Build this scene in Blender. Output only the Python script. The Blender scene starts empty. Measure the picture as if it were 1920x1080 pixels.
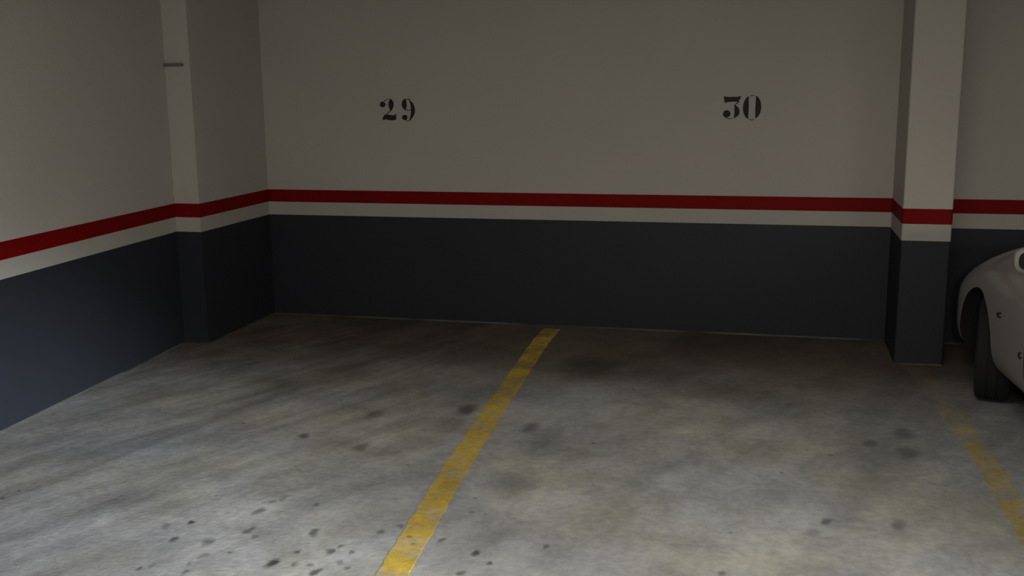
import bpy, bmesh, math, random
from mathutils import Vector, Matrix
random.seed(4)
sc = bpy.context.scene
COL = sc.collection
PI = math.pi

# ------------------------------------------------------------------ helpers
def link(name, bm, mats, parent=None, smooth=False):
    me = bpy.data.meshes.new(name)
    bmesh.ops.recalc_face_normals(bm, faces=bm.faces)
    bm.to_mesh(me); bm.free()
    if not isinstance(mats, (list, tuple)): mats = [mats]
    for m in mats: me.materials.append(m)
    for p in me.polygons: p.use_smooth = smooth
    o = bpy.data.objects.new(name, me); COL.objects.link(o)
    if parent is not None: o.parent = parent
    return o

def thing(name, label, cat, loc=(0, 0, 0), rz=0.0, group=None):
    o = bpy.data.objects.new(name, None); COL.objects.link(o)
    o.empty_display_size = 0.1
    o.location = loc; o.rotation_euler = (0, 0, rz)
    tag(o, label, cat, group)
    return o

def tag(o, label, cat, group=None):
    o['label'] = label; o['category'] = cat
    if group: o['group'] = group
    return o

def struct(o, label=None):
    o['kind'] = 'structure'
    if label: o['label'] = label
    return o

def box(bm, x0, x1, y0, y1, z0, z1, mi=0):
    v = [bm.verts.new(p) for p in [(x0,y0,z0),(x1,y0,z0),(x1,y1,z0),(x0,y1,z0),(x0,y0,z1),(x1,y0,z1),(x1,y1,z1),(x0,y1,z1)]]
    for f in [(0,3,2,1),(4,5,6,7),(0,1,5,4),(1,2,6,5),(2,3,7,6),(3,0,4,7)]:
        bm.faces.new([v[i] for i in f]).material_index = mi

def prism(bm, poly, fn, d0, d1):
    """closed polygon in 2-D, fn(a, b, d) -> 3-D point, between depths d0 and d1"""
    n = len(poly)
    A = [bm.verts.new(fn(a, b, d0)) for a, b in poly]
    B = [bm.verts.new(fn(a, b, d1)) for a, b in poly]
    bm.faces.new(A); bm.faces.new(B[::-1])
    for i in range(n):
        j = (i + 1) % n
        bm.faces.new([A[i], B[i], B[j], A[j]])

def loft(bm, rings, caps=True, mi=0):
    R = [[bm.verts.new(p) for p in r] for r in rings]
    n = len(rings[0])
    for a, b in zip(R, R[1:]):
        for i in range(n):
            j = (i + 1) % n
            bm.faces.new([a[i], a[j], b[j], b[i]]).material_index = mi
    if caps:
        bm.faces.new(R[0]).material_index = mi; bm.faces.new(R[-1][::-1]).material_index = mi

def lathe_x(bm, prof, cx, cy, cz, n=40, mi=0):
    """profile (x, r) revolved about the x axis through (cx,cy,cz)"""
    rings = []
    for x, r in prof:
        rings.append([(cx + x, cy + max(r, 1e-4) * math.cos(2*PI*k/n), cz + max(r, 1e-4) * math.sin(2*PI*k/n)) for k in range(n)])
    loft(bm, rings, True, mi)

# ------------------------------------------------------------------ materials
def mat(name, col, rough=0.6, metal=0.0, bump=0.0, bscale=40, vary=0.0, vscale=3, coat=0.0, spec=0.5):
    m = bpy.data.materials.new(name); m.use_nodes = True
    nt = m.node_tree; N = nt.nodes; L = nt.links; b = N['Principled BSDF']
    b.inputs['Base Color'].default_value = (*col, 1); b.inputs['Roughness'].default_value = rough
    b.inputs['Metallic'].default_value = metal; b.inputs['Coat Weight'].default_value = coat
    b.inputs['Specular IOR Level'].default_value = spec
    g = N.new('ShaderNodeNewGeometry')
    if vary:
        n = N.new('ShaderNodeTexNoise'); n.inputs['Scale'].default_value = vscale; n.inputs['Detail'].default_value = 5
        L.new(g.outputs['Position'], n.inputs['Vector'])
        mr = N.new('ShaderNodeMapRange'); mr.inputs[1].default_value = .3; mr.inputs[2].default_value = .7
        mr.inputs[3].default_value = 1 - vary; mr.inputs[4].default_value = 1 + vary
        L.new(n.outputs['Fac'], mr.inputs[0])
        mx = N.new('ShaderNodeMix'); mx.data_type = 'RGBA'; mx.blend_type = 'MULTIPLY'; mx.inputs[0].default_value = 1
        mx.inputs[6].default_value = (*col, 1); L.new(mr.outputs[0], mx.inputs[7]); L.new(mx.outputs[2], b.inputs['Base Color'])
    if bump:
        n2 = N.new('ShaderNodeTexNoise'); n2.inputs['Scale'].default_value = bscale; n2.inputs['Detail'].default_value = 6
        L.new(g.outputs['Position'], n2.inputs['Vector'])
        bp = N.new('ShaderNodeBump'); bp.inputs['Strength'].default_value = bump; bp.inputs['Distance'].default_value = .01
        L.new(n2.outputs['Fac'], bp.inputs['Height']); L.new(bp.outputs[0], b.inputs['Normal'])
    return m

WALL = (.50, .465, .415)
M_upper = mat('cream_wall_paint', WALL, .75, bump=.12, bscale=60, vary=.035, vscale=1.3, spec=.3)
M_band = mat('pale_band_paint', (.46, .44, .385), .7, vary=.03, vscale=4, spec=.3)
M_red = mat('red_gloss_paint', (.20, .0015, .003), .6, vary=.06, vscale=5, spec=.12)
M_dado = mat('slate_grey_gloss_paint', (.027, .030, .037), .5, bump=.05, bscale=25, vary=.05, vscale=3, spec=.25)
M_plaster = mat('bare_plaster', (.08, .08, .077), .9, vary=.8, vscale=2.2)
M_black = mat('black_stencil_paint', (.012, .011, .010), .7, vary=.2, vscale=30)
M_ceil = mat('ceiling_paint', (.55, .53, .48), .9, bump=.1)
M_metal = mat('dull_brown_metal', (.20, .17, .155), .6, metal=.2)

# -------- concrete floor
def node_math(nt, op, a, b=None, c=None, clamp=False):
    n = nt.nodes.new('ShaderNodeMath'); n.operation = op; n.use_clamp = clamp
    for i, v in enumerate((a, b, c)):
        if v is None: continue
        if isinstance(v, (int, float)): n.inputs[i].default_value = v
        else: nt.links.new(v, n.inputs[i])
    return n.outputs[0]

def maprange(nt, v, a, b, c, d, smooth=True):
    n = nt.nodes.new('ShaderNodeMapRange'); n.interpolation_type = 'SMOOTHSTEP' if smooth else 'LINEAR'
    nt.links.new(v, n.inputs[0])
    for i, x in enumerate((a, b, c, d)): n.inputs[i + 1].default_value = x
    return n.outputs[0]

def noise(nt, vec, scale, detail=6, rough=.55, dist=0.0):
    n = nt.nodes.new('ShaderNodeTexNoise'); n.inputs['Scale'].default_value = scale
    n.inputs['Detail'].default_value = detail; n.inputs['Roughness'].default_value = rough; n.inputs['Distortion'].default_value = dist
    nt.links.new(vec, n.inputs['Vector']); return n.outputs['Fac']

# oil drips and stains: x, y, radius x, radius y, strength (metres on the floor)
SPOTS = [ (-2.21,4.58,0.023,0.035,0.7),(-2.20,3.50,0.014,0.022,1.0),(-2.18,3.34,0.013,0.021,0.8),(-2.28,3.45,0.016,0.024,0.4),(-2.04,3.34,0.022,0.034,0.6),(-2.00,3.23,0.015,0.023,0.5),(-1.91,3.28,0.010,0.015,0.6),(-1.94,3.48,0.019,0.030,0.7),(-1.89,3.43,0.014,0.021,0.5),(-1.99,3.66,0.024,0.037,0.7),(-1.98,3.77,0.015,0.023,0.6),(-1.95,3.81,0.015,0.024,0.5),(-1.67,3.34,0.010,0.016,0.8),(-1.72,3.24,0.019,0.030,1.0),(-1.63,3.25,0.011,0.018,0.6),(-1.58,3.26,0.013,0.020,0.6),(-1.68,3.52,0.019,0.030,0.8),(-1.55,3.38,0.015,0.024,0.8),(-1.53,3.21,0.016,0.025,0.8),(-1.53,3.43,0.010,0.016,0.6),(-1.47,3.39,0.010,0.016,0.6),(-1.48,3.29,0.010,0.015,0.4),(-1.43,3.26,0.011,0.018,0.6),(-2.17,3.10,0.009,0.014,0.6),(-2.14,3.13,0.009,0.015,0.4),(-1.99,3.11,0.011,0.017,0.6),(-2.01,3.17,0.010,0.015,0.5),(-1.79,3.77,0.013,0.020,0.5),(-1.87,4.47,0.031,0.060,0.5),(-1.99,4.98,0.035,0.066,0.5),(-1.54,5.15,0.046,0.088,0.8),(-1.14,4.94,0.040,0.075,0.6),(-1.56,3.38,0.012,0.018,0.6),(-1.02,3.48,0.016,0.024,0.9),(-0.95,3.42,0.012,0.019,0.8),(-1.02,3.31,0.013,0.021,0.7),(-1.17,3.57,0.012,0.019,0.7),(-1.37,3.65,0.015,0.023,0.6),(-1.43,3.59,0.016,0.025,0.6),(-0.77,3.59,0.013,0.019,0.6),(0.26,4.05,0.018,0.028,0.7),(0.53,4.08,0.031,0.058,0.5),(0.67,5.23,0.047,0.089,0.5),(0.50,5.04,0.030,0.047,0.5),(0.20,3.94,0.024,0.037,0.4),(-0.12,3.51,0.016,0.025,0.6),(0.66,4.95,0.045,0.085,0.5),(0.20,5.97,0.036,0.056,0.3) ]
BLOTS = [ (-1.03,6.12,0.229,0.436,0.6),(-2.51,5.75,0.230,0.437,0.6),(-2.59,6.49,0.649,1.234,0.2),(-0.47,6.92,0.761,1.447,0.2),(-1.55,4.95,0.099,0.188,0.4),(-1.05,4.19,0.115,0.219,0.5),(-1.00,3.71,0.111,0.212,0.4),(-1.31,4.06,0.081,0.154,0.4),(-1.55,3.75,0.131,0.250,0.3),(-2.76,5.40,0.243,0.462,0.4),(-2.59,4.47,0.201,0.382,0.3),(-1.03,4.65,0.116,0.221,0.3),(0.54,4.99,0.224,0.426,0.3),(-0.98,6.67,0.200,0.380,0.3),(-0.56,5.44,0.218,0.414,0.2) ]

def ground_material(name, paint=None):
    """old power-floated concrete with oil drips; 'paint' lays worn road paint over it"""
    m = bpy.data.materials.new(name); m.use_nodes = True
    nt = m.node_tree; N = nt.nodes; L = nt.links; b = N['Principled BSDF']
    g = N.new('ShaderNodeNewGeometry'); P = g.outputs['Position']
    # wobble so that the stains are not clean ellipses
    wn = N.new('ShaderNodeTexNoise'); wn.inputs['Scale'].default_value = 14; wn.inputs['Detail'].default_value = 3; L.new(P, wn.inputs['Vector'])
    ws = N.new('ShaderNodeVectorMath'); ws.operation = 'MULTIPLY_ADD'; L.new(wn.outputs['Color'], ws.inputs[0])
    ws.inputs[1].default_value = (.05, .08, 0); L.new(P, ws.inputs[2])
    wo = N.new('ShaderNodeVectorMath'); wo.operation = 'SUBTRACT'; L.new(ws.outputs[0], wo.inputs[0]); wo.inputs[1].default_value = (.025, .04, 0)
    def ell(lst, soft0, soft1, vec):
        acc = None
        for x, y, rx, ry, s in lst:
            mp = N.new('ShaderNodeMapping'); mp.vector_type = 'POINT'
            mp.inputs['Scale'].default_value = (1/rx, 1/ry, 0); mp.inputs['Location'].default_value = (-x/rx, -y/ry, 0)
            L.new(vec, mp.inputs['Vector'])
            ln = N.new('ShaderNodeVectorMath'); ln.operation = 'LENGTH'; L.new(mp.outputs[0], ln.inputs[0])
            f = maprange(nt, ln.outputs['Value'], soft0, soft1, s, 0)
            acc = f if acc is None else node_math(nt, 'MAXIMUM', acc, f)
        return acc
    spots = ell(SPOTS, .4, 1.6, wo.outputs[0])
    blots = ell(BLOTS, .1, 1.35, wo.outputs[0])
    # large mottling, medium clouds, fine grain
    big = maprange(nt, noise(nt, P, .75, 5, .6, .4), .34, .66, .78, 1.18)
    med = maprange(nt, noise(nt, P, 3.4, 7, .62, .5), .33, .67, .86, 1.13)
    fine = maprange(nt, noise(nt, P, 26, 6, .65), .3, .7, .88, 1.12)
    # sweeping trowel and tyre streaks on the left bay
    mp = N.new('ShaderNodeMapping'); mp.vector_type = 'TEXTURE'; mp.inputs['Rotation'].default_value = (0, 0, math.radians(-24)); mp.inputs['Scale'].default_value = (.22, 1.5, 1)
    L.new(P, mp.inputs['Vector'])
    st = noise(nt, mp.outputs[0], 1.5, 5, .6, .3)
    sx = N.new('ShaderNodeSeparateXYZ'); L.new(P, sx.inputs[0])
    left = maprange(nt, sx.outputs[0], -2.2, -1.4, 1, .35)
    stv = node_math(nt, 'MULTIPLY_ADD', node_math(nt, 'SUBTRACT', st, .5), node_math(nt, 'MULTIPLY', left, 1.5), 1.0)
    # small pits scattered near the front of the bays
    vo = N.new('ShaderNodeTexVoronoi'); vo.inputs['Scale'].default_value = 9; L.new(P, vo.inputs['Vector'])
    pit = maprange(nt, vo.outputs['Distance'], .06, .15, .55, 0)
    pm = maprange(nt, noise(nt, P, 1.7, 2), .52, .62, 0, 1)
    pit = node_math(nt, 'MULTIPLY', pit, pm)
    k = node_math(nt, 'MULTIPLY', node_math(nt, 'MULTIPLY', big, med), node_math(nt, 'MULTIPLY', fine, stv))
    dark = node_math(nt, 'MAXIMUM', spots, pit)
    k = node_math(nt, 'MULTIPLY', k, node_math(nt, 'SUBTRACT', 1.0, node_math(nt, 'MULTIPLY', dark, .80)))
    k = node_math(nt, 'MULTIPLY', k, node_math(nt, 'SUBTRACT', 1.0, node_math(nt, 'MULTIPLY', blots, .60)))
    hue = maprange(nt, noise(nt, P, 1.3, 3), .35, .65, 0, 1)
    cm = N.new('ShaderNodeMix'); cm.data_type = 'RGBA'; L.new(hue, cm.inputs[0])
    cm.inputs[6].default_value = (.325, .330, .335, 1); cm.inputs[7].default_value = (.365, .360, .315, 1)
    # brown grime where cars park nose-in; its darkening also paints in light fall-off
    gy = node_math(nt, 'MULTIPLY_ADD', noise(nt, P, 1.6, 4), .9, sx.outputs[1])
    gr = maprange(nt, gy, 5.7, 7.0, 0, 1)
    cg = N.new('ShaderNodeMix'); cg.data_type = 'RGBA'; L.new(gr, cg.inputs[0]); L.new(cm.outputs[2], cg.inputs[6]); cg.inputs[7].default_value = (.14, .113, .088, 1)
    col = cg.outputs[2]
    if paint:
        # worn: the concrete shows through, dirt on top
        w = noise(nt, P, 7, 7, .7, .3)
        w2 = noise(nt, P, 34, 5, .7)
        worn = node_math(nt, 'MULTIPLY_ADD', w2, .35, w)
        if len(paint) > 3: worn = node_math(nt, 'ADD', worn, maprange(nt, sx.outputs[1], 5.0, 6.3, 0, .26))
        fac = maprange(nt, worn, paint[1], paint[2], 1, .12)
        cp = N.new('ShaderNodeMix'); cp.data_type = 'RGBA'; L.new(fac, cp.inputs[0]); L.new(col, cp.inputs[6]); cp.inputs[7].default_value = (*paint[0], 1)
        col = cp.outputs[2]
    mx = N.new('ShaderNodeMix'); mx.data_type = 'RGBA'; mx.blend_type = 'MULTIPLY'; mx.inputs[0].default_value = 1
    L.new(col, mx.inputs[6]); L.new(k, mx.inputs[7]); L.new(mx.outputs[2], b.inputs['Base Color'])
    b.inputs['Roughness'].default_value = .72; b.inputs['Specular IOR Level'].default_value = .3
    bp = N.new('ShaderNodeBump'); bp.inputs['Strength'].default_value = .25; bp.inputs['Distance'].default_value = .01
    L.new(noise(nt, P, 45, 6, .6), bp.inputs['Height']); L.new(bp.outputs[0], b.inputs['Normal'])
    return m
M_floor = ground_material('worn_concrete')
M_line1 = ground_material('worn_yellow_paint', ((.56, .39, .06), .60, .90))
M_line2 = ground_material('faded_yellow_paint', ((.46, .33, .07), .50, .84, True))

# ------------------------------------------------------------------ room (metres)
XW, XS, YS, YB = -3.84, -3.66, 6.19, 7.176        # left wall, face of the corner step, front of the step, back wall
ZG, ZR0, ZR1, ZC = .766, .863, .954, 2.62           # top of grey, red stripe, ceiling
XR, YF = 7.6, -4.5
PX0, PX1, PY = .764, 1.044, 6.593                   # pillar
LW0 = XW - .052 * (YF - YS)                         # left wall runs very slightly out of square

def wall_run(name, pts, label, thick=.12):
    """pts: plan polyline, room on the right hand side going along it; painted in bands by height"""
    bm = bmesh.new()
    zs = [0, .011, ZG, ZR1 - .001, ZC]; mi = [3, 2, 1, 0]
    n = len(pts)
    def offs(d):
        out = []
        for i in range(n):
            p = Vector(pts[i]); ds = []
            if i: ds.append((p - Vector(pts[i-1])).normalized())
            if i < n - 1: ds.append((Vector(pts[i+1]) - p).normalized())
            ns = [Vector((-t.y, t.x)) for t in ds]
            m = sum(ns, Vector((0, 0))).normalized(); out.append(p + m * (d / max(.3, m.dot(ns[0]))))
        return out
    back = offs(thick)
    V = [[bm.verts.new((p[0], p[1], z)) for z in zs] for p in pts]
    W = [[bm.verts.new((p.x, p.y, z)) for z in zs] for p in back]
    for i in range(n - 1):
        for k in range(4):
            bm.faces.new([V[i][k], V[i+1][k], V[i+1][k+1], V[i][k+1]]).material_index = mi[k]
            bm.faces.new([W[i][k], W[i][k+1], W[i+1][k+1], W[i+1][k]]).material_index = 0
        bm.faces.new([V[i][4], V[i+1][4], W[i+1][4], W[i][4]]); bm.faces.new([V[i][0], W[i][0], W[i+1][0], V[i+1][0]])
    for i in (0, n - 1):
        for k in range(4): bm.faces.new([V[i][k], V[i][k+1], W[i][k+1], W[i][k]])
    return struct(link(name, bm, [M_upper, M_band, M_dado, M_plaster]), label)

def stripe(name, pts, label, t=.0015, z0=ZR0, z1=ZR1):
    bm = bmesh.new(); n = len(pts); F = []; B = []
    for i in range(n):
        p = Vector(pts[i]); ds = []
        if i: ds.append((p - Vector(pts[i-1])).normalized())
        if i < n - 1: ds.append((Vector(pts[i+1]) - p).normalized())
        ns = [Vector((t_.y, -t_.x)) for t_ in ds]
        m = sum(ns, Vector((0, 0))).normalized(); q = p + m * (t / max(.3, m.dot(ns[0])))
        F.append([bm.verts.new((q.x, q.y, z)) for z in (z0, z1)]); B.append([bm.verts.new((p.x, p.y, z)) for z in (z0, z1)])
    for i in range(n - 1):
        bm.faces.new([F[i][0], F[i+1][0], F[i+1][1], F[i][1]]); bm.faces.new([F[i][1], F[i+1][1], B[i+1][1], B[i][1]])
        bm.faces.new([F[i][0], B[i][0], B[i+1][0], F[i+1][0]])
    for i in (0, n - 1): bm.faces.new([F[i][0], F[i][1], B[i][1], B[i][0]])
    return struct(link(name, bm, M_red), label)

left_pts = [(LW0, YF), (XW, YS), (XS, YS), (XS, YB)]
wall_run('wall_left', left_pts, 'cream left wall with slate grey lower band and stepped corner')
wall_run('wall_back', [(XS, YB), (XR, YB)], 'cream back wall with slate grey lower band behind the bays')
wall_run('wall_right', [(XR, YB), (XR, YF)], 'far right garage wall')
wall_run('wall_front', [(XR, YF), (LW0, YF)], 'garage wall behind the aisle')
stripe('trim_1', left_pts, 'red painted stripe along left wall and corner step')
stripe('trim_2', [(XS, YB), (PX0, YB)], 'red painted stripe on back wall between corner and pillar')
stripe('trim_3', [(PX1, YB), (XR, YB)], 'red painted stripe on back wall right of the pillar')

# pillar
def pillar():
    bm = bmesh.new()
    zs = [0, .008, ZG - .004, ZR1 - .001, ZC]; mi = [3, 2, 1, 0]; r = .012
    ring = [(PX0, YB), (PX0, PY + r)] + [(PX0 + r - r*math.cos(a), PY + r - r*math.sin(a)) for a in (PI/8, PI/4, 3*PI/8)] + [(PX0 + r, PY), (PX1 - r, PY)] \
         + [(PX1 - r + r*math.sin(a), PY + r - r*math.cos(a)) for a in (PI/8, PI/4, 3*PI/8)] + [(PX1, PY + r), (PX1, YB)]
    V = [[bm.verts.new((x, y, z)) for x, y in ring] for z in zs]
    for k in range(4):
        for i in range(len(ring) - 1):
            bm.faces.new([V[k][i], V[k][i+1], V[k+1][i+1], V[k+1][i]]).material_index = mi[k]
    o = struct(link('wall_pillar', bm, [M_upper, M_band, M_dado, M_plaster]), 'cream pillar with grey base standing against the back wall')
    stripe('trim_4', [(PX0, YB), (PX0, PY + r), (PX0 + r*.3, PY + r*.3), (PX0 + r, PY), (PX1 - r, PY), (PX1 - r*.3, PY + r*.3), (PX1, PY + r), (PX1, YB)], 'red painted stripe wrapping the pillar')
pillar()

bm = bmesh.new(); box(bm, XW - .4, XR + .2, YF - .2, YB + .2, -.12, 0)
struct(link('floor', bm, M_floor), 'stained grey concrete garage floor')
bm = bmesh.new(); box(bm, XW - .4, XR + .2, YF - .2, YB + .2, ZC, ZC + .15)
struct(link('ceiling', bm, M_ceil), 'flat painted garage ceiling')

# small bracket on the step
bm = bmesh.new(); box(bm, XW - .012, XS - .045, YS - .022, YS + .0005, 1.842, 1.860)
bmesh.ops.bevel(bm, geom=bm.edges[:], offset=.003, segments=2, affect='EDGES')
tag(link('wall_bracket', bm, M_metal), 'small dull bracket bar across the corner step, high on the left wall', 'bracket')

# ------------------------------------------------------------------ painted bay lines
def bay_line(name, pts, halfw, m, label, z=.002):
    """pts along the centre of the line; ragged hand-rolled edges"""
    bm = bmesh.new(); P = []
    for (x0, y0), (x1, y1) in zip(pts, pts[1:]):
        n = max(2, int((y1 - y0) / .035))
        for k in range(n): t = k / n; P.append((x0 + (x1 - x0)*t, y0 + (y1 - y0)*t))
    P.append(pts[-1]); rows = []
    for x, y in P:
        a = halfw * (1 + random.uniform(-.06, .06)); b = halfw * (1 + random.uniform(-.06, .06))
        rows.append([bm.verts.new((x - a, y, 0)), bm.verts.new((x - a + .002, y, z)), bm.verts.new((x + b - .002, y, z)), bm.verts.new((x + b, y, 0))])
    for a, b in zip(rows, rows[1:]):
        for i in range(3): bm.faces.new([a[i], a[i+1], b[i+1], b[i]])
    bm.faces.new(rows[0]); bm.faces.new(rows[-1][::-1])
    return tag(link(name, bm, m), label, 'parking line', 'painted bay lines on the floor')

bay_line('parking_line', [(-1.12, 1.6), (-1.257, 3.243), (-1.331, 4.117), (-1.396, 5.168), (-1.435, 5.9), (-1.475, 6.72), (-1.48, 7.09)], .060, M_line1,
         'worn yellow bay line on the concrete between bay 29 and bay 30')
bay_line('parking_line', [(1.06, 1.6), (1.015, 3.4), (1.003, 4.3), (.985, 5.01), (.95, 5.66), (.905, 6.17), (.885, 6.5)], .055, M_line2,
         'faded yellow bay line on the concrete running towards the pillar, beside the white car')

# ------------------------------------------------------------------ stencilled numbers on the back wall
def blob(cx, cy, rx, ry, rot=0, n=18, wob=.06):
    out = []
    for k in range(n):
        a = 2*PI*k/n; r = 1 + random.uniform(-wob, wob)
        x, y = rx*r*math.cos(a), ry*r*math.sin(a)
        out.append((cx + x*math.cos(rot) - y*math.sin(rot), cy + x*math.sin(rot) + y*math.cos(rot)))
    return out

def crescent(cx, cy, rx, ry, w, side, a0=-62, a1=62, n=14):
    """thick stroke of a bowl: outer ellipse arc and a flatter inner arc; side = +1 right, -1 left"""
    out = []
    for k in range(n + 1):
        a = math.radians(a0 + (a1 - a0)*k/n); out.append((cx + side*rx*math.cos(a), cy + ry*math.sin(a)))
    for k in range(n, -1, -1):
        a = math.radians(a0 + (a1 - a0)*k/n)
        inner = rx - w * (math.cos((k/n - .5)*PI*.86))**.5
        out.append((cx + side*inner*math.cos(a), cy + ry*.97*math.sin(a)))
    return out

def digit(name, polys, ox, oz, sx, sz, parent, label=None):
    # polys in pixel-like units (x right, y down), placed on the wall plane
    bm = bmesh.new()
    for p in polys:
        prism(bm, p, lambda a, b, d: (ox + a*sx, YB - d, oz - b*sz), -.0004, .0014)
    o = link(name, bm, M_black, parent)
    if label: o['label'] = label
    return o

# the strokes are measured in a 100-unit grid, y downwards
def bar(pts): return pts
two = [blob(8, 26, 11, 13), crescent(34, 26, 18, 27, 21, 1, -70, 70),
       [(6, 88), (12, 74), (22, 70), (50, 76), (60, 68), (61, 92), (54, 97), (38, 98), (20, 93), (8, 98)],
       [(43, 48), (47, 50), (24, 69), (19, 69)], [(12, 11), (24, 3), (32, 0), (33, 3), (24, 6), (15, 14)]]
nine = [crescent(30, 25, 21, 27, 20, -1, -72, 72), crescent(24, 50, 37, 49, 16, 1, -62, 66), blob(20, 84, 11, 12, wob=.05),
        [(26, 48), (35, 51), (44, 48), (45, 51), (35, 54), (25, 51)], [(27, 2), (38, -1), (44, 5), (42, 8), (36, 3), (28, 5)],
        [(24, 96), (34, 99), (44, 92), (45, 95), (35, 102), (24, 99)]]
three = [[(2, 0), (14, 4), (56, 4), (70, 0), (68, 10), (62, 22), (58, 26), (40, 25), (18, 26), (12, 31), (6, 29), (3, 14)],
         blob(15, 78, 15, 16), crescent(32, 68, 34, 31, 21, 1, -62, 66),
         [(60, 24), (64, 26), (47, 42), (42, 42)], [(14, 95), (26, 99), (38, 97), (39, 99), (26, 102), (13, 97)]]
zero = [crescent(34, 50, 33, 51, 24, -1, -66, 66), crescent(42, 48, 33, 51, 24, 1, -66, 66),
        [(28, 1), (38, -2), (47, 0), (47, 3), (38, 1), (28, 4)], [(28, 98), (38, 101), (47, 98), (47, 101), (38, 104), (28, 101)]]
T = thing('bay_number', 'black stencilled bay number 29 on the cream back wall, left of the two', 'bay number', (-2.612, YB, 1.537), 0, 'stencilled bay numbers on the back wall')
t = digit('digit', two, -.130, .078, .00190, .00157, T, 'stencilled digit 2')
t = digit('digit', nine, .012, .076, .00190, .00157, T, 'stencilled digit 9')
for c in T.children:
    for v in c.data.vertices: v.co.y -= YB
T = thing('bay_number', 'black stencilled bay number 30 on the cream back wall, nearer the pillar', 'bay number', (-.213, YB, 1.541), 0, 'stencilled bay numbers on the back wall')
digit('digit', three, -.119, .074, .00165, .00150, T, 'stencilled digit 3')
digit('digit', zero, .008, .075, .00160, .00155, T, 'stencilled digit 0')
for c in T.children:
    for v in c.data.vertices: v.co.y -= YB

# ------------------------------------------------------------------ white hatchback
M_car = mat('white_car_paint', (.28, .268, .25), .4, coat=.3, spec=.5)
M_glass = mat('dark_car_glass', (.012, .013, .014), .08, spec=.6)
M_rubber = mat('tyre_rubber', (.008, .008, .009), .9, bump=.3, bscale=120)
M_liner = mat('black_wheel_liner', (.004, .004, .004), .95)
M_plast = mat('black_plastic', (.02, .02, .021), .6)
M_rim = mat('dark_steel_wheel', (.10, .10, .105), .5, metal=.7)
M_chrome = mat('headlamp_reflector', (.55, .55, .56), .15, metal=.9)
M_seam = mat('door_seam_black', (.01, .01, .01), .8)
M_lampred = mat('red_lamp_plastic', (.25, .01, .01), .25)
M_amber = mat('dark_side_repeater', (.05, .025, .02), .4)
M_plate = mat('blank_plate_white', (.5, .5, .48), .5)

HW = .83; NOSE = 1.93; TAIL = -1.95; WF, WR_ = 1.13, -1.28; RT = .28
def sm(a, b, t): t = min(1, max(0, (t - a)/(b - a))); return t*t*(3 - 2*t)
def interp(tab, s):
    for (a, va), (b, vb) in zip(tab, tab[1:]):
        if s <= b:
            t = (s - a)/(b - a) if b > a else 0
            return va + (vb - va)*max(0, t)
    return tab[-1][1]
TOP = [(0, .60), (.06, .67), (.15, .735), (.3, .795), (.5, .84), (.75, .87), (1.0, .89), (1.3, .90), (1.8, .905), (3.2, .93), (3.6, .93), (3.8, .90), (3.88, .84)]
SHO = [(0, .50), (.06, .57), (.15, .64), (.3, .725), (.5, .785), (.75, .825), (1.0, .85), (1.3, .865), (1.8, .885), (3.2, .92), (3.6, .92), (3.8, .88), (3.88, .80)]
BOT = [(0, .30), (.04, .20), (.12, .15), (.3, .135), (.6, .14), (1.0, .145), (3.0, .16), (3.5, .22), (3.8, .26), (3.88, .34)]
def halfw(s):
    L = NOSE - TAIL
    f = 1.0
    if s < .55: f = 1 - .30*(1 - s/.55)**2.6
    e = L - s
    if e < .4: f = 1 - .16*(1 - e/.4)**2.6
    return HW*f
def section(s, n=64):
    zb, zt, hw = interp(BOT, s), interp(TOP, s), halfw(s)
    zs_ = interp(SHO, s); y = NOSE - s; pts = []
    zm = zb + (zs_ - zb)*.50
    for k in range(n):
        a = 2*PI*k/n; c, d = math.cos(a), math.sin(a)
        ex = 2/4.6 if d < 0 else 2/3.1
        x = hw*math.copysign(abs(c)**ex, c)
        zz = math.copysign(abs(d)**ex, d)
        if zz >= 0:
            z = zm + (zs_ - zm)*zz
            z += (zt - zs_)*(1 - min(1, abs(x)/hw)**2)*sm(.4, 1, zz)
        else: z = zm + (zm - zb)*zz
        # tuck under the shoulder and at the sill
        pts.append((x, y, z))
    return pts
def side_x(y, z):
    s = NOSE - y; hw = halfw(s); zb, zs_ = interp(BOT, s), interp(SHO, s); zm = zb + (zs_ - zb)*.5
    if z >= zm: q = (z - zm)/(zs_ - zm); e = 3.1
    else: q = (zm - z)/(zm - zb); e = 4.6
    return hw*(1 - min(.999, abs(q))**e)**(1/e)

def rrect(hx, y0, y1, z, n=12, r=.18, crown=0):
    """rounded rectangle ring, counter-clockwise"""
    pts = []; r = min(r, hx*.9, (y1 - y0)/2*.9)
    for (cx, cy, a0) in ((hx - r, y1 - r, 0), (-hx + r, y1 - r, PI/2), (-hx + r, y0 + r, PI), (hx - r, y0 + r, 3*PI/2)):
        for k in range(n): a = a0 + PI/2*k/(n - 1); pts.append((cx + r*math.cos(a), cy + r*math.sin(a), z))
    return pts
GZ0, GZ1 = .86, 1.42
def gh(z):
    t = (z - GZ0)/(GZ1 - GZ0)
    hx = .755 - .16*t**1.25; y1 = .52 - .62*t**.95; y0 = -1.80 + .28*t**1.6
    return hx, y0, y1

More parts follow.
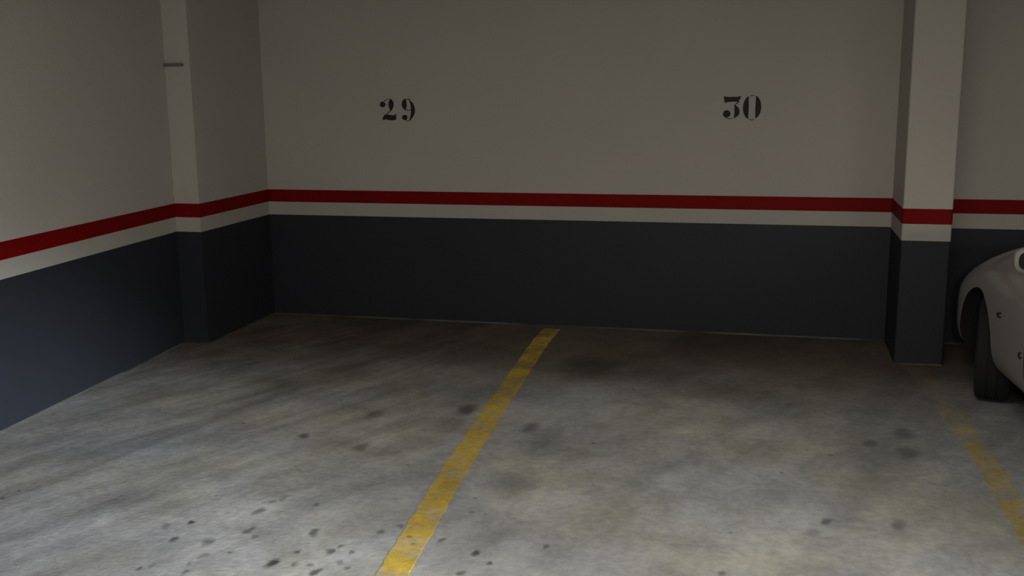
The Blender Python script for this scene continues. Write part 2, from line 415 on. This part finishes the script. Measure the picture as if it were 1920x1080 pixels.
CAR = thing('car', 'white hatchback parked nose-in right of the pillar, cut off by the photo edge', 'car', (2.005, 4.88, 0), math.radians(4.5))
def make_body():
    bm = bmesh.new()
    L = NOSE - TAIL; S = [0, .008, .02, .04, .07, .1, .14, .18, .24, .3, .36, .43, .5] + [.5 + .06*k for k in range(1, 50)]
    S = [s for s in S if s < L - .1] + [L - .09, L - .05, L - .025, L - .008, L]
    rings = []
    for s in S:
        f = 1.0
        r = section(s)
        for e, q in ((s, .07), (L - s, .07)):
            if e < q:
                f = 1 - .13*(1 - math.sqrt(max(0, 1 - (1 - e/q)**2)))
                zc = sum(p[2] for p in r)/len(r); r = [(p[0]*f, p[1], zc + (p[2] - zc)*f) for p in r]
        rings.append(r)
    loft(bm, rings)
    bmesh.ops.recalc_face_normals(bm, faces=bm.faces)
    me = bpy.data.meshes.new('tmp'); bm.to_mesh(me); bm.free(); me.materials.append(M_car); me.materials.append(M_liner)
    body = bpy.data.objects.new('tmp', me); COL.objects.link(body)
    cuts = []
    for wy in (WF, WR_):
        for s in (-1, 1):
            b2 = bmesh.new(); lathe_x(b2, [(-.17, .318), (.17, .318)], s*.80, wy, RT + .01, 48, 1)
            bmesh.ops.recalc_face_normals(b2, faces=b2.faces)
            m2 = bpy.data.meshes.new('cut'); b2.to_mesh(m2); b2.free(); m2.materials.append(M_car); m2.materials.append(M_liner)
            c = bpy.data.objects.new('cut', m2); COL.objects.link(c); cuts.append(c)
            md = body.modifiers.new('b', 'BOOLEAN'); md.operation = 'DIFFERENCE'; md.object = c; md.solver = 'EXACT'
    dg = bpy.context.evaluated_depsgraph_get()
    nm = bpy.data.meshes.new_from_object(body.evaluated_get(dg))
    for c in cuts + [body]: bpy.data.objects.remove(c, do_unlink=True)
    bm = bmesh.new(); bm.from_mesh(nm)
    # greenhouse joined to the same shell
    zs = [GZ0 - .04] + [GZ0 + (GZ1 - GZ0)*k/14 for k in range(15)]
    R = []
    for z in zs:
        hx, y0, y1 = gh(max(z, GZ0)); R.append(rrect(hx, y0, y1, z))
    hx, y0, y1 = gh(GZ1)
    for dz, q in ((.022, .03), (.036, .08), (.046, .18), (.05, .32)): R.append(rrect(hx - q, y0 + q*1.2, y1 - q*1.2, GZ1 + dz))
    loft(bm, R)
    o = link('body', bm, [M_car, M_liner], CAR, smooth=True)
    return o
body = make_body()
for p in body.data.polygons:
    p.use_smooth = True
try:
    body.data.set_sharp_from_angle(angle=math.radians(32))
except Exception: pass

def gpoint(side, u, z, off):
    """point on the greenhouse: side 'L','R' u=y ; 'F','B' u=x"""
    hx, y0, y1 = gh(z)
    if side == 'L': return (-hx - off, u, z)
    if side == 'R': return (hx + off, u, z)
    if side == 'F': return (u, y1 + off, z)
    return (u, y0 - off, z)
def glass(name, side, poly_fn, z0, z1, label=None):
    bm = bmesh.new(); nz, nu = 10, 8; F = []; B = []
    for i in range(nz + 1):
        z = z0 + (z1 - z0)*i/nz; a, b = poly_fn(z)
        F.append([bm.verts.new(gpoint(side, a + (b - a)*k/nu, z, .006)) for k in range(nu + 1)])
        B.append([bm.verts.new(gpoint(side, a + (b - a)*k/nu, z, -.004)) for k in range(nu + 1)])
    for G, fl in ((F, 0), (B, 1)):
        for i in range(nz):
            for k in range(nu): bm.faces.new([G[i][k], G[i][k+1], G[i+1][k+1], G[i+1][k]])
    rim = [(0, k) for k in range(nu + 1)] + [(i, nu) for i in range(1, nz + 1)] + [(nz, k) for k in range(nu - 1, -1, -1)] + [(i, 0) for i in range(nz - 1, 0, -1)]
    for (a, b), (c, d) in zip(rim, rim[1:] + rim[:1]): bm.faces.new([F[a][b], F[c][d], B[c][d], B[a][b]])
    return link(name, bm, M_glass, CAR, smooth=False)
for sd in 'LR':
    glass('side_window', sd, lambda z: (-.58, gh(z)[2] - .20), .93, 1.36)
    glass('side_window', sd, lambda z: (gh(z)[1] + .24, -.66), .95, 1.36)
glass('windshield', 'F', lambda z: (-gh(z)[0] + .17, gh(z)[0] - .17), .92, 1.385)
glass('rear_window', 'B', lambda z: (-gh(z)[0] + .17, gh(z)[0] - .17), .98, 1.36)

# strips that follow the flank: seams, sill, moulding
def flank_strip(name, sgn, path, w, off, m, label=None):
    bm = bmesh.new(); rows = []
    for i, (y, z) in enumerate(path):
        a = Vector(path[max(0, i-1)]); b = Vector(path[min(len(path)-1, i+1)]); t = (b - a).normalized(); n = Vector((-t.y, t.x))*w/2
        r = []
        for s, d in ((1, -.006), (1, off), (-1, off), (-1, -.006)):
            yy, zz = y + n.x*s, z + n.y*s; r.append(bm.verts.new((sgn*(side_x(yy, zz) + d), yy, zz)))
        rows.append(r)
    for a, b in zip(rows, rows[1:]):
        for i in range(4): bm.faces.new([a[i], a[(i+1) % 4], b[(i+1) % 4], b[i]])
    bm.faces.new(rows[0]); bm.faces.new(rows[-1][::-1])
    o = link(name, bm, m, CAR)
    if label: o['label'] = label
    return o
def path(pts, n=10):
    out = []
    for (a, b), (c, d) in zip(pts, pts[1:]):
        for k in range(n): t = k/n; out.append((a + (c - a)*t, b + (d - b)*t))
    return out + [pts[-1]]
def oval(name, sgn, y, z, ry, rz, off, m, parent=CAR, label=None):
    bm = bmesh.new(); n = 20
    A = []; B = []; C_ = []
    for k in range(n):
        a = 2*PI*k/n; yy, zz = y + ry*math.cos(a), z + rz*math.sin(a)
        A.append(bm.verts.new((sgn*(side_x(yy, zz) - .004), yy, zz))); 
        yy, zz = y + ry*.85*math.cos(a), z + rz*.85*math.sin(a)
        B.append(bm.verts.new((sgn*(side_x(yy, zz) + off), yy, zz)))
    for i in range(n): bm.faces.new([A[i], A[(i+1) % n], B[(i+1) % n], B[i]])
    bm.faces.new(B)
    o = link(name, bm, m, parent)
    if label: o['label'] = label
    return o
for sg in (-1, 1):
    flank_strip('door_seam', sg, path([(.27, .25), (.30, .6), (.27, .84)]), .007, .001, M_seam)
    flank_strip('door_seam', sg, path([(-.62, .25), (-.62, .85)]), .007, .001, M_seam)
    flank_strip('sill', sg, path([(-.88, .20), (.70, .185)]), .035, .006, M_plast)
    oval('door_handle', sg, -.28, .74, .075, .016, .022, M_plast)
    oval('side_repeater', sg, .70, .555, .028, .014, .010, M_amber, label='dark oval side repeater lamp behind the wheel arch')
    oval('lock_cover', sg, .34, .44, .022, .018, .006, M_amber, label='small round dark cover low on the door')
    # headlamp wrapped round the corner
    bm = bmesh.new(); n = 14; F = []; B = []
    for i in range(9):
        s = .05 + .42*i/8
        lo = interp(SHO, s) - .16 + .05*i/8; hi = interp(SHO, s) - .045
        F.append([bm.verts.new((sg*(side_x(NOSE - s, lo + (hi - lo)*k/5) + .004), NOSE - s, lo + (hi - lo)*k/5)) for k in range(6)])
        B.append([bm.verts.new((sg*(side_x(NOSE - s, lo + (hi - lo)*k/5) - .02), NOSE - s, lo + (hi - lo)*k/5)) for k in range(6)])
    for G in (F, B):
        for i in range(8):
            for k in range(5): bm.faces.new([G[i][k], G[i][k+1], G[i+1][k+1], G[i+1][k]])
    rim = [(0, k) for k in range(6)] + [(i, 5) for i in range(1, 9)] + [(8, k) for k in range(4, -1, -1)] + [(i, 0) for i in range(7, 0, -1)]
    for (a, b), (c, d) in zip(rim, rim[1:] + rim[:1]): bm.faces.new([F[a][b], F[c][d], B[c][d], B[a][b]])
    # built in a darker reflector tone as it faces the wall
    if sg == 1 or True: link('headlamp', bm, M_chrome, CAR, smooth=True)
    bm = bmesh.new(); box(bm, sg*.62 - .06, sg*.62 + .06, TAIL - .012, TAIL + .05, .62, .80)
    bmesh.ops.bevel(bm, geom=bm.edges[:], offset=.01, segments=2, affect='EDGES'); link('tail_lamp', bm, M_lampred, CAR)
# front grille, bumper intake, plates
bm = bmesh.new(); box(bm, -.30, .30, NOSE - .03, NOSE + .008, .40, .47)
for k in range(3): box(bm, -.29, .29, NOSE + .004, NOSE + .013, .412 + k*.02, .418 + k*.02)
link('grille', bm, M_plast, CAR)
for y, z0 in ((NOSE + .006, .33), (TAIL - .014, .50)):
    bm = bmesh.new(); box(bm, -.24, .24, y - .01, y + .008, z0 - .055, z0 + .055) if z0 < .4 else box(bm, -.24, .24, y, y + .02, z0, z0 + .11)
    link('number_plate', bm, M_plate, CAR)

# wheels
def wheel(sg, wy, steer):
    W = bpy.data.objects.new('wheel', None); COL.objects.link(W); W.parent = CAR
    W.location = (sg*.715, wy, RT); W.rotation_euler = (0, 0, steer)
    w = .088
    bm = bmesh.new()
    prof = [(-w*.80, .19), (-w, .205), (-w*1.02, .24), (-w*.90, .272), (-w*.70, RT - .004), (-w*.35, RT), (-w*.32, RT - .007), (-w*.24, RT - .007), (-w*.21, RT), (w*.21, RT), (w*.24, RT - .007), (w*.32, RT - .007), (w*.35, RT),
            (w*.70, RT - .004), (w*.90, .272), (w*1.02, .24), (w, .205), (w*.80, .19)]
    lathe_x(bm, prof, 0, 0, 0, 56); link('tyre', bm, M_rubber, W, smooth=False)
    bm = bmesh.new(); o_ = sg
    prof = [(o_*.055, .196), (o_*.082, .190), (o_*.078, .178), (o_*.060, .165), (o_*.066, .10), (o_*.072, .06), (o_*.085, .045), (o_*.085, .001)]
    lathe_x(bm, prof, 0, 0, 0, 40)
    for k in range(5):
        a = 2*PI*k/5 + .3
        cy, cz = .115*math.cos(a), .115*math.sin(a)
        rr = [[(o_*x, cy + .030*math.cos(2*PI*j/10), cz + .030*math.sin(2*PI*j/10)) for j in range(10)] for x in (.060, .071)]
        loft(bm, rr)
    link('rim', bm, M_rim, W, smooth=False)
    return W
wheel(-1, WF, math.radians(-17)); wheel(1, WF, math.radians(-17)); wheel(-1, WR_, 0); wheel(1, WR_, 0)

# door mirrors: shell with a glass that faces the rear of the car
for sg in (-1, 1):
    bm = bmesh.new(); rings = []
    cx, cy, cz = sg*.875, .13, .925
    for i in range(9):
        t = i/8; yy = cy - .035 + .115*t; f = math.sqrt(max(.001, 1 - (t*.97)**2.2))
        rings.append([(cx + .085*f*math.copysign(abs(math.cos(a))**.7, math.cos(a)), yy, cz + .058*f*math.copysign(abs(math.sin(a))**.7, math.sin(a))) for a in [2*PI*k/24 for k in range(24)]])
    loft(bm, rings)
    a0 = side_x(.42, .86) if False else .74
    rr = [[(sg*x, .15 + .03*math.cos(2*PI*k/10), z + .02*math.sin(2*PI*k/10)) for k in range(10)] for x, z in ((.72, .88), (.78, .89), (.84, .90))]
    loft(bm, rr)
    mr = link('mirror', bm, M_car, CAR, smooth=True)
    bm = bmesh.new(); rr = [[(cx + q*.070*math.copysign(abs(math.cos(a))**.7, math.cos(a)), y, cz + q*.045*math.copysign(abs(math.sin(a))**.7, math.sin(a))) for a in [2*PI*k/24 for k in range(24)]] for y, q in ((cy - .032, 1), (cy - .037, .98))]
    loft(bm, rr); link('mirror_glass', bm, M_glass, mr)

# ------------------------------------------------------------------ lights: ceiling battens over the aisle behind the camera
def area(name, loc, sx, sy, power, col, rot=(0, 0, 0), spread=PI):
    l = bpy.data.lights.new(name, 'AREA'); l.shape = 'RECTANGLE'; l.size = sx; l.size_y = sy; l.energy = power; l.color = col; l.spread = spread
    o = bpy.data.objects.new(name, l); COL.objects.link(o); o.location = loc; o.rotation_euler = rot
    return o
def bulb(name, loc, r, power, col):
    l = bpy.data.lights.new(name, 'POINT'); l.shadow_soft_size = r; l.energy = power; l.color = col
    o = bpy.data.objects.new(name, l); COL.objects.link(o); o.location = loc
    return o
area('batten_light', (-.1, 2.2, 2.55), 1.4, .3, 56, (1, .97, .92))
area('batten_light', (3.2, 1.3, 2.55), 1.4, .3, 60, (1, .97, .92))
bulb('bulkhead_light', (.1, -2.0, 2.2), .18, 132, (1, .95, .89))
# added cool spot, its cone shaped to lay a pool low on the left bay
l = bpy.data.lights.new('cool_pool_spot', 'SPOT'); l.energy = 8800; l.color = (.80, .88, 1); l.spot_size = math.radians(20); l.spot_blend = 1; l.shadow_soft_size = .3
o = bpy.data.objects.new('cool_pool_spot', l); COL.objects.link(o); o.location = (5.0, -3.0, 1.7)
o.rotation_euler = (Vector((-3.75, 3.9, -.9)) - o.location).to_track_quat('-Z', 'Y').to_euler()

w = bpy.data.worlds.new('world'); sc.world = w; w.use_nodes = True
w.node_tree.nodes['Background'].inputs[0].default_value = (.0, .0, .0, 1)

# ------------------------------------------------------------------ camera
cd = bpy.data.cameras.new('camera'); cam = bpy.data.objects.new('camera', cd); COL.objects.link(cam)
cd.sensor_width = 36; cd.lens = 1964.68/1920*36; cd.clip_start = .05
r = Vector((0.970814, 0.239603, -0.010546)); u = Vector((-0.035485, 0.186988, 0.981721)); f = Vector((-0.237195, 0.952694, -0.190033))
cam.matrix_world = Matrix(((r.x, u.x, -f.x, 0), (r.y, u.y, -f.y, 0), (r.z, u.z, -f.z, 1.7), (0, 0, 0, 1)))
sc.camera = cam
sc.view_settings.view_transform = 'Standard'; sc.view_settings.look = 'None'; sc.view_settings.gamma = 1
sc.view_settings.use_curve_mapping = False; sc.view_settings.exposure = 0
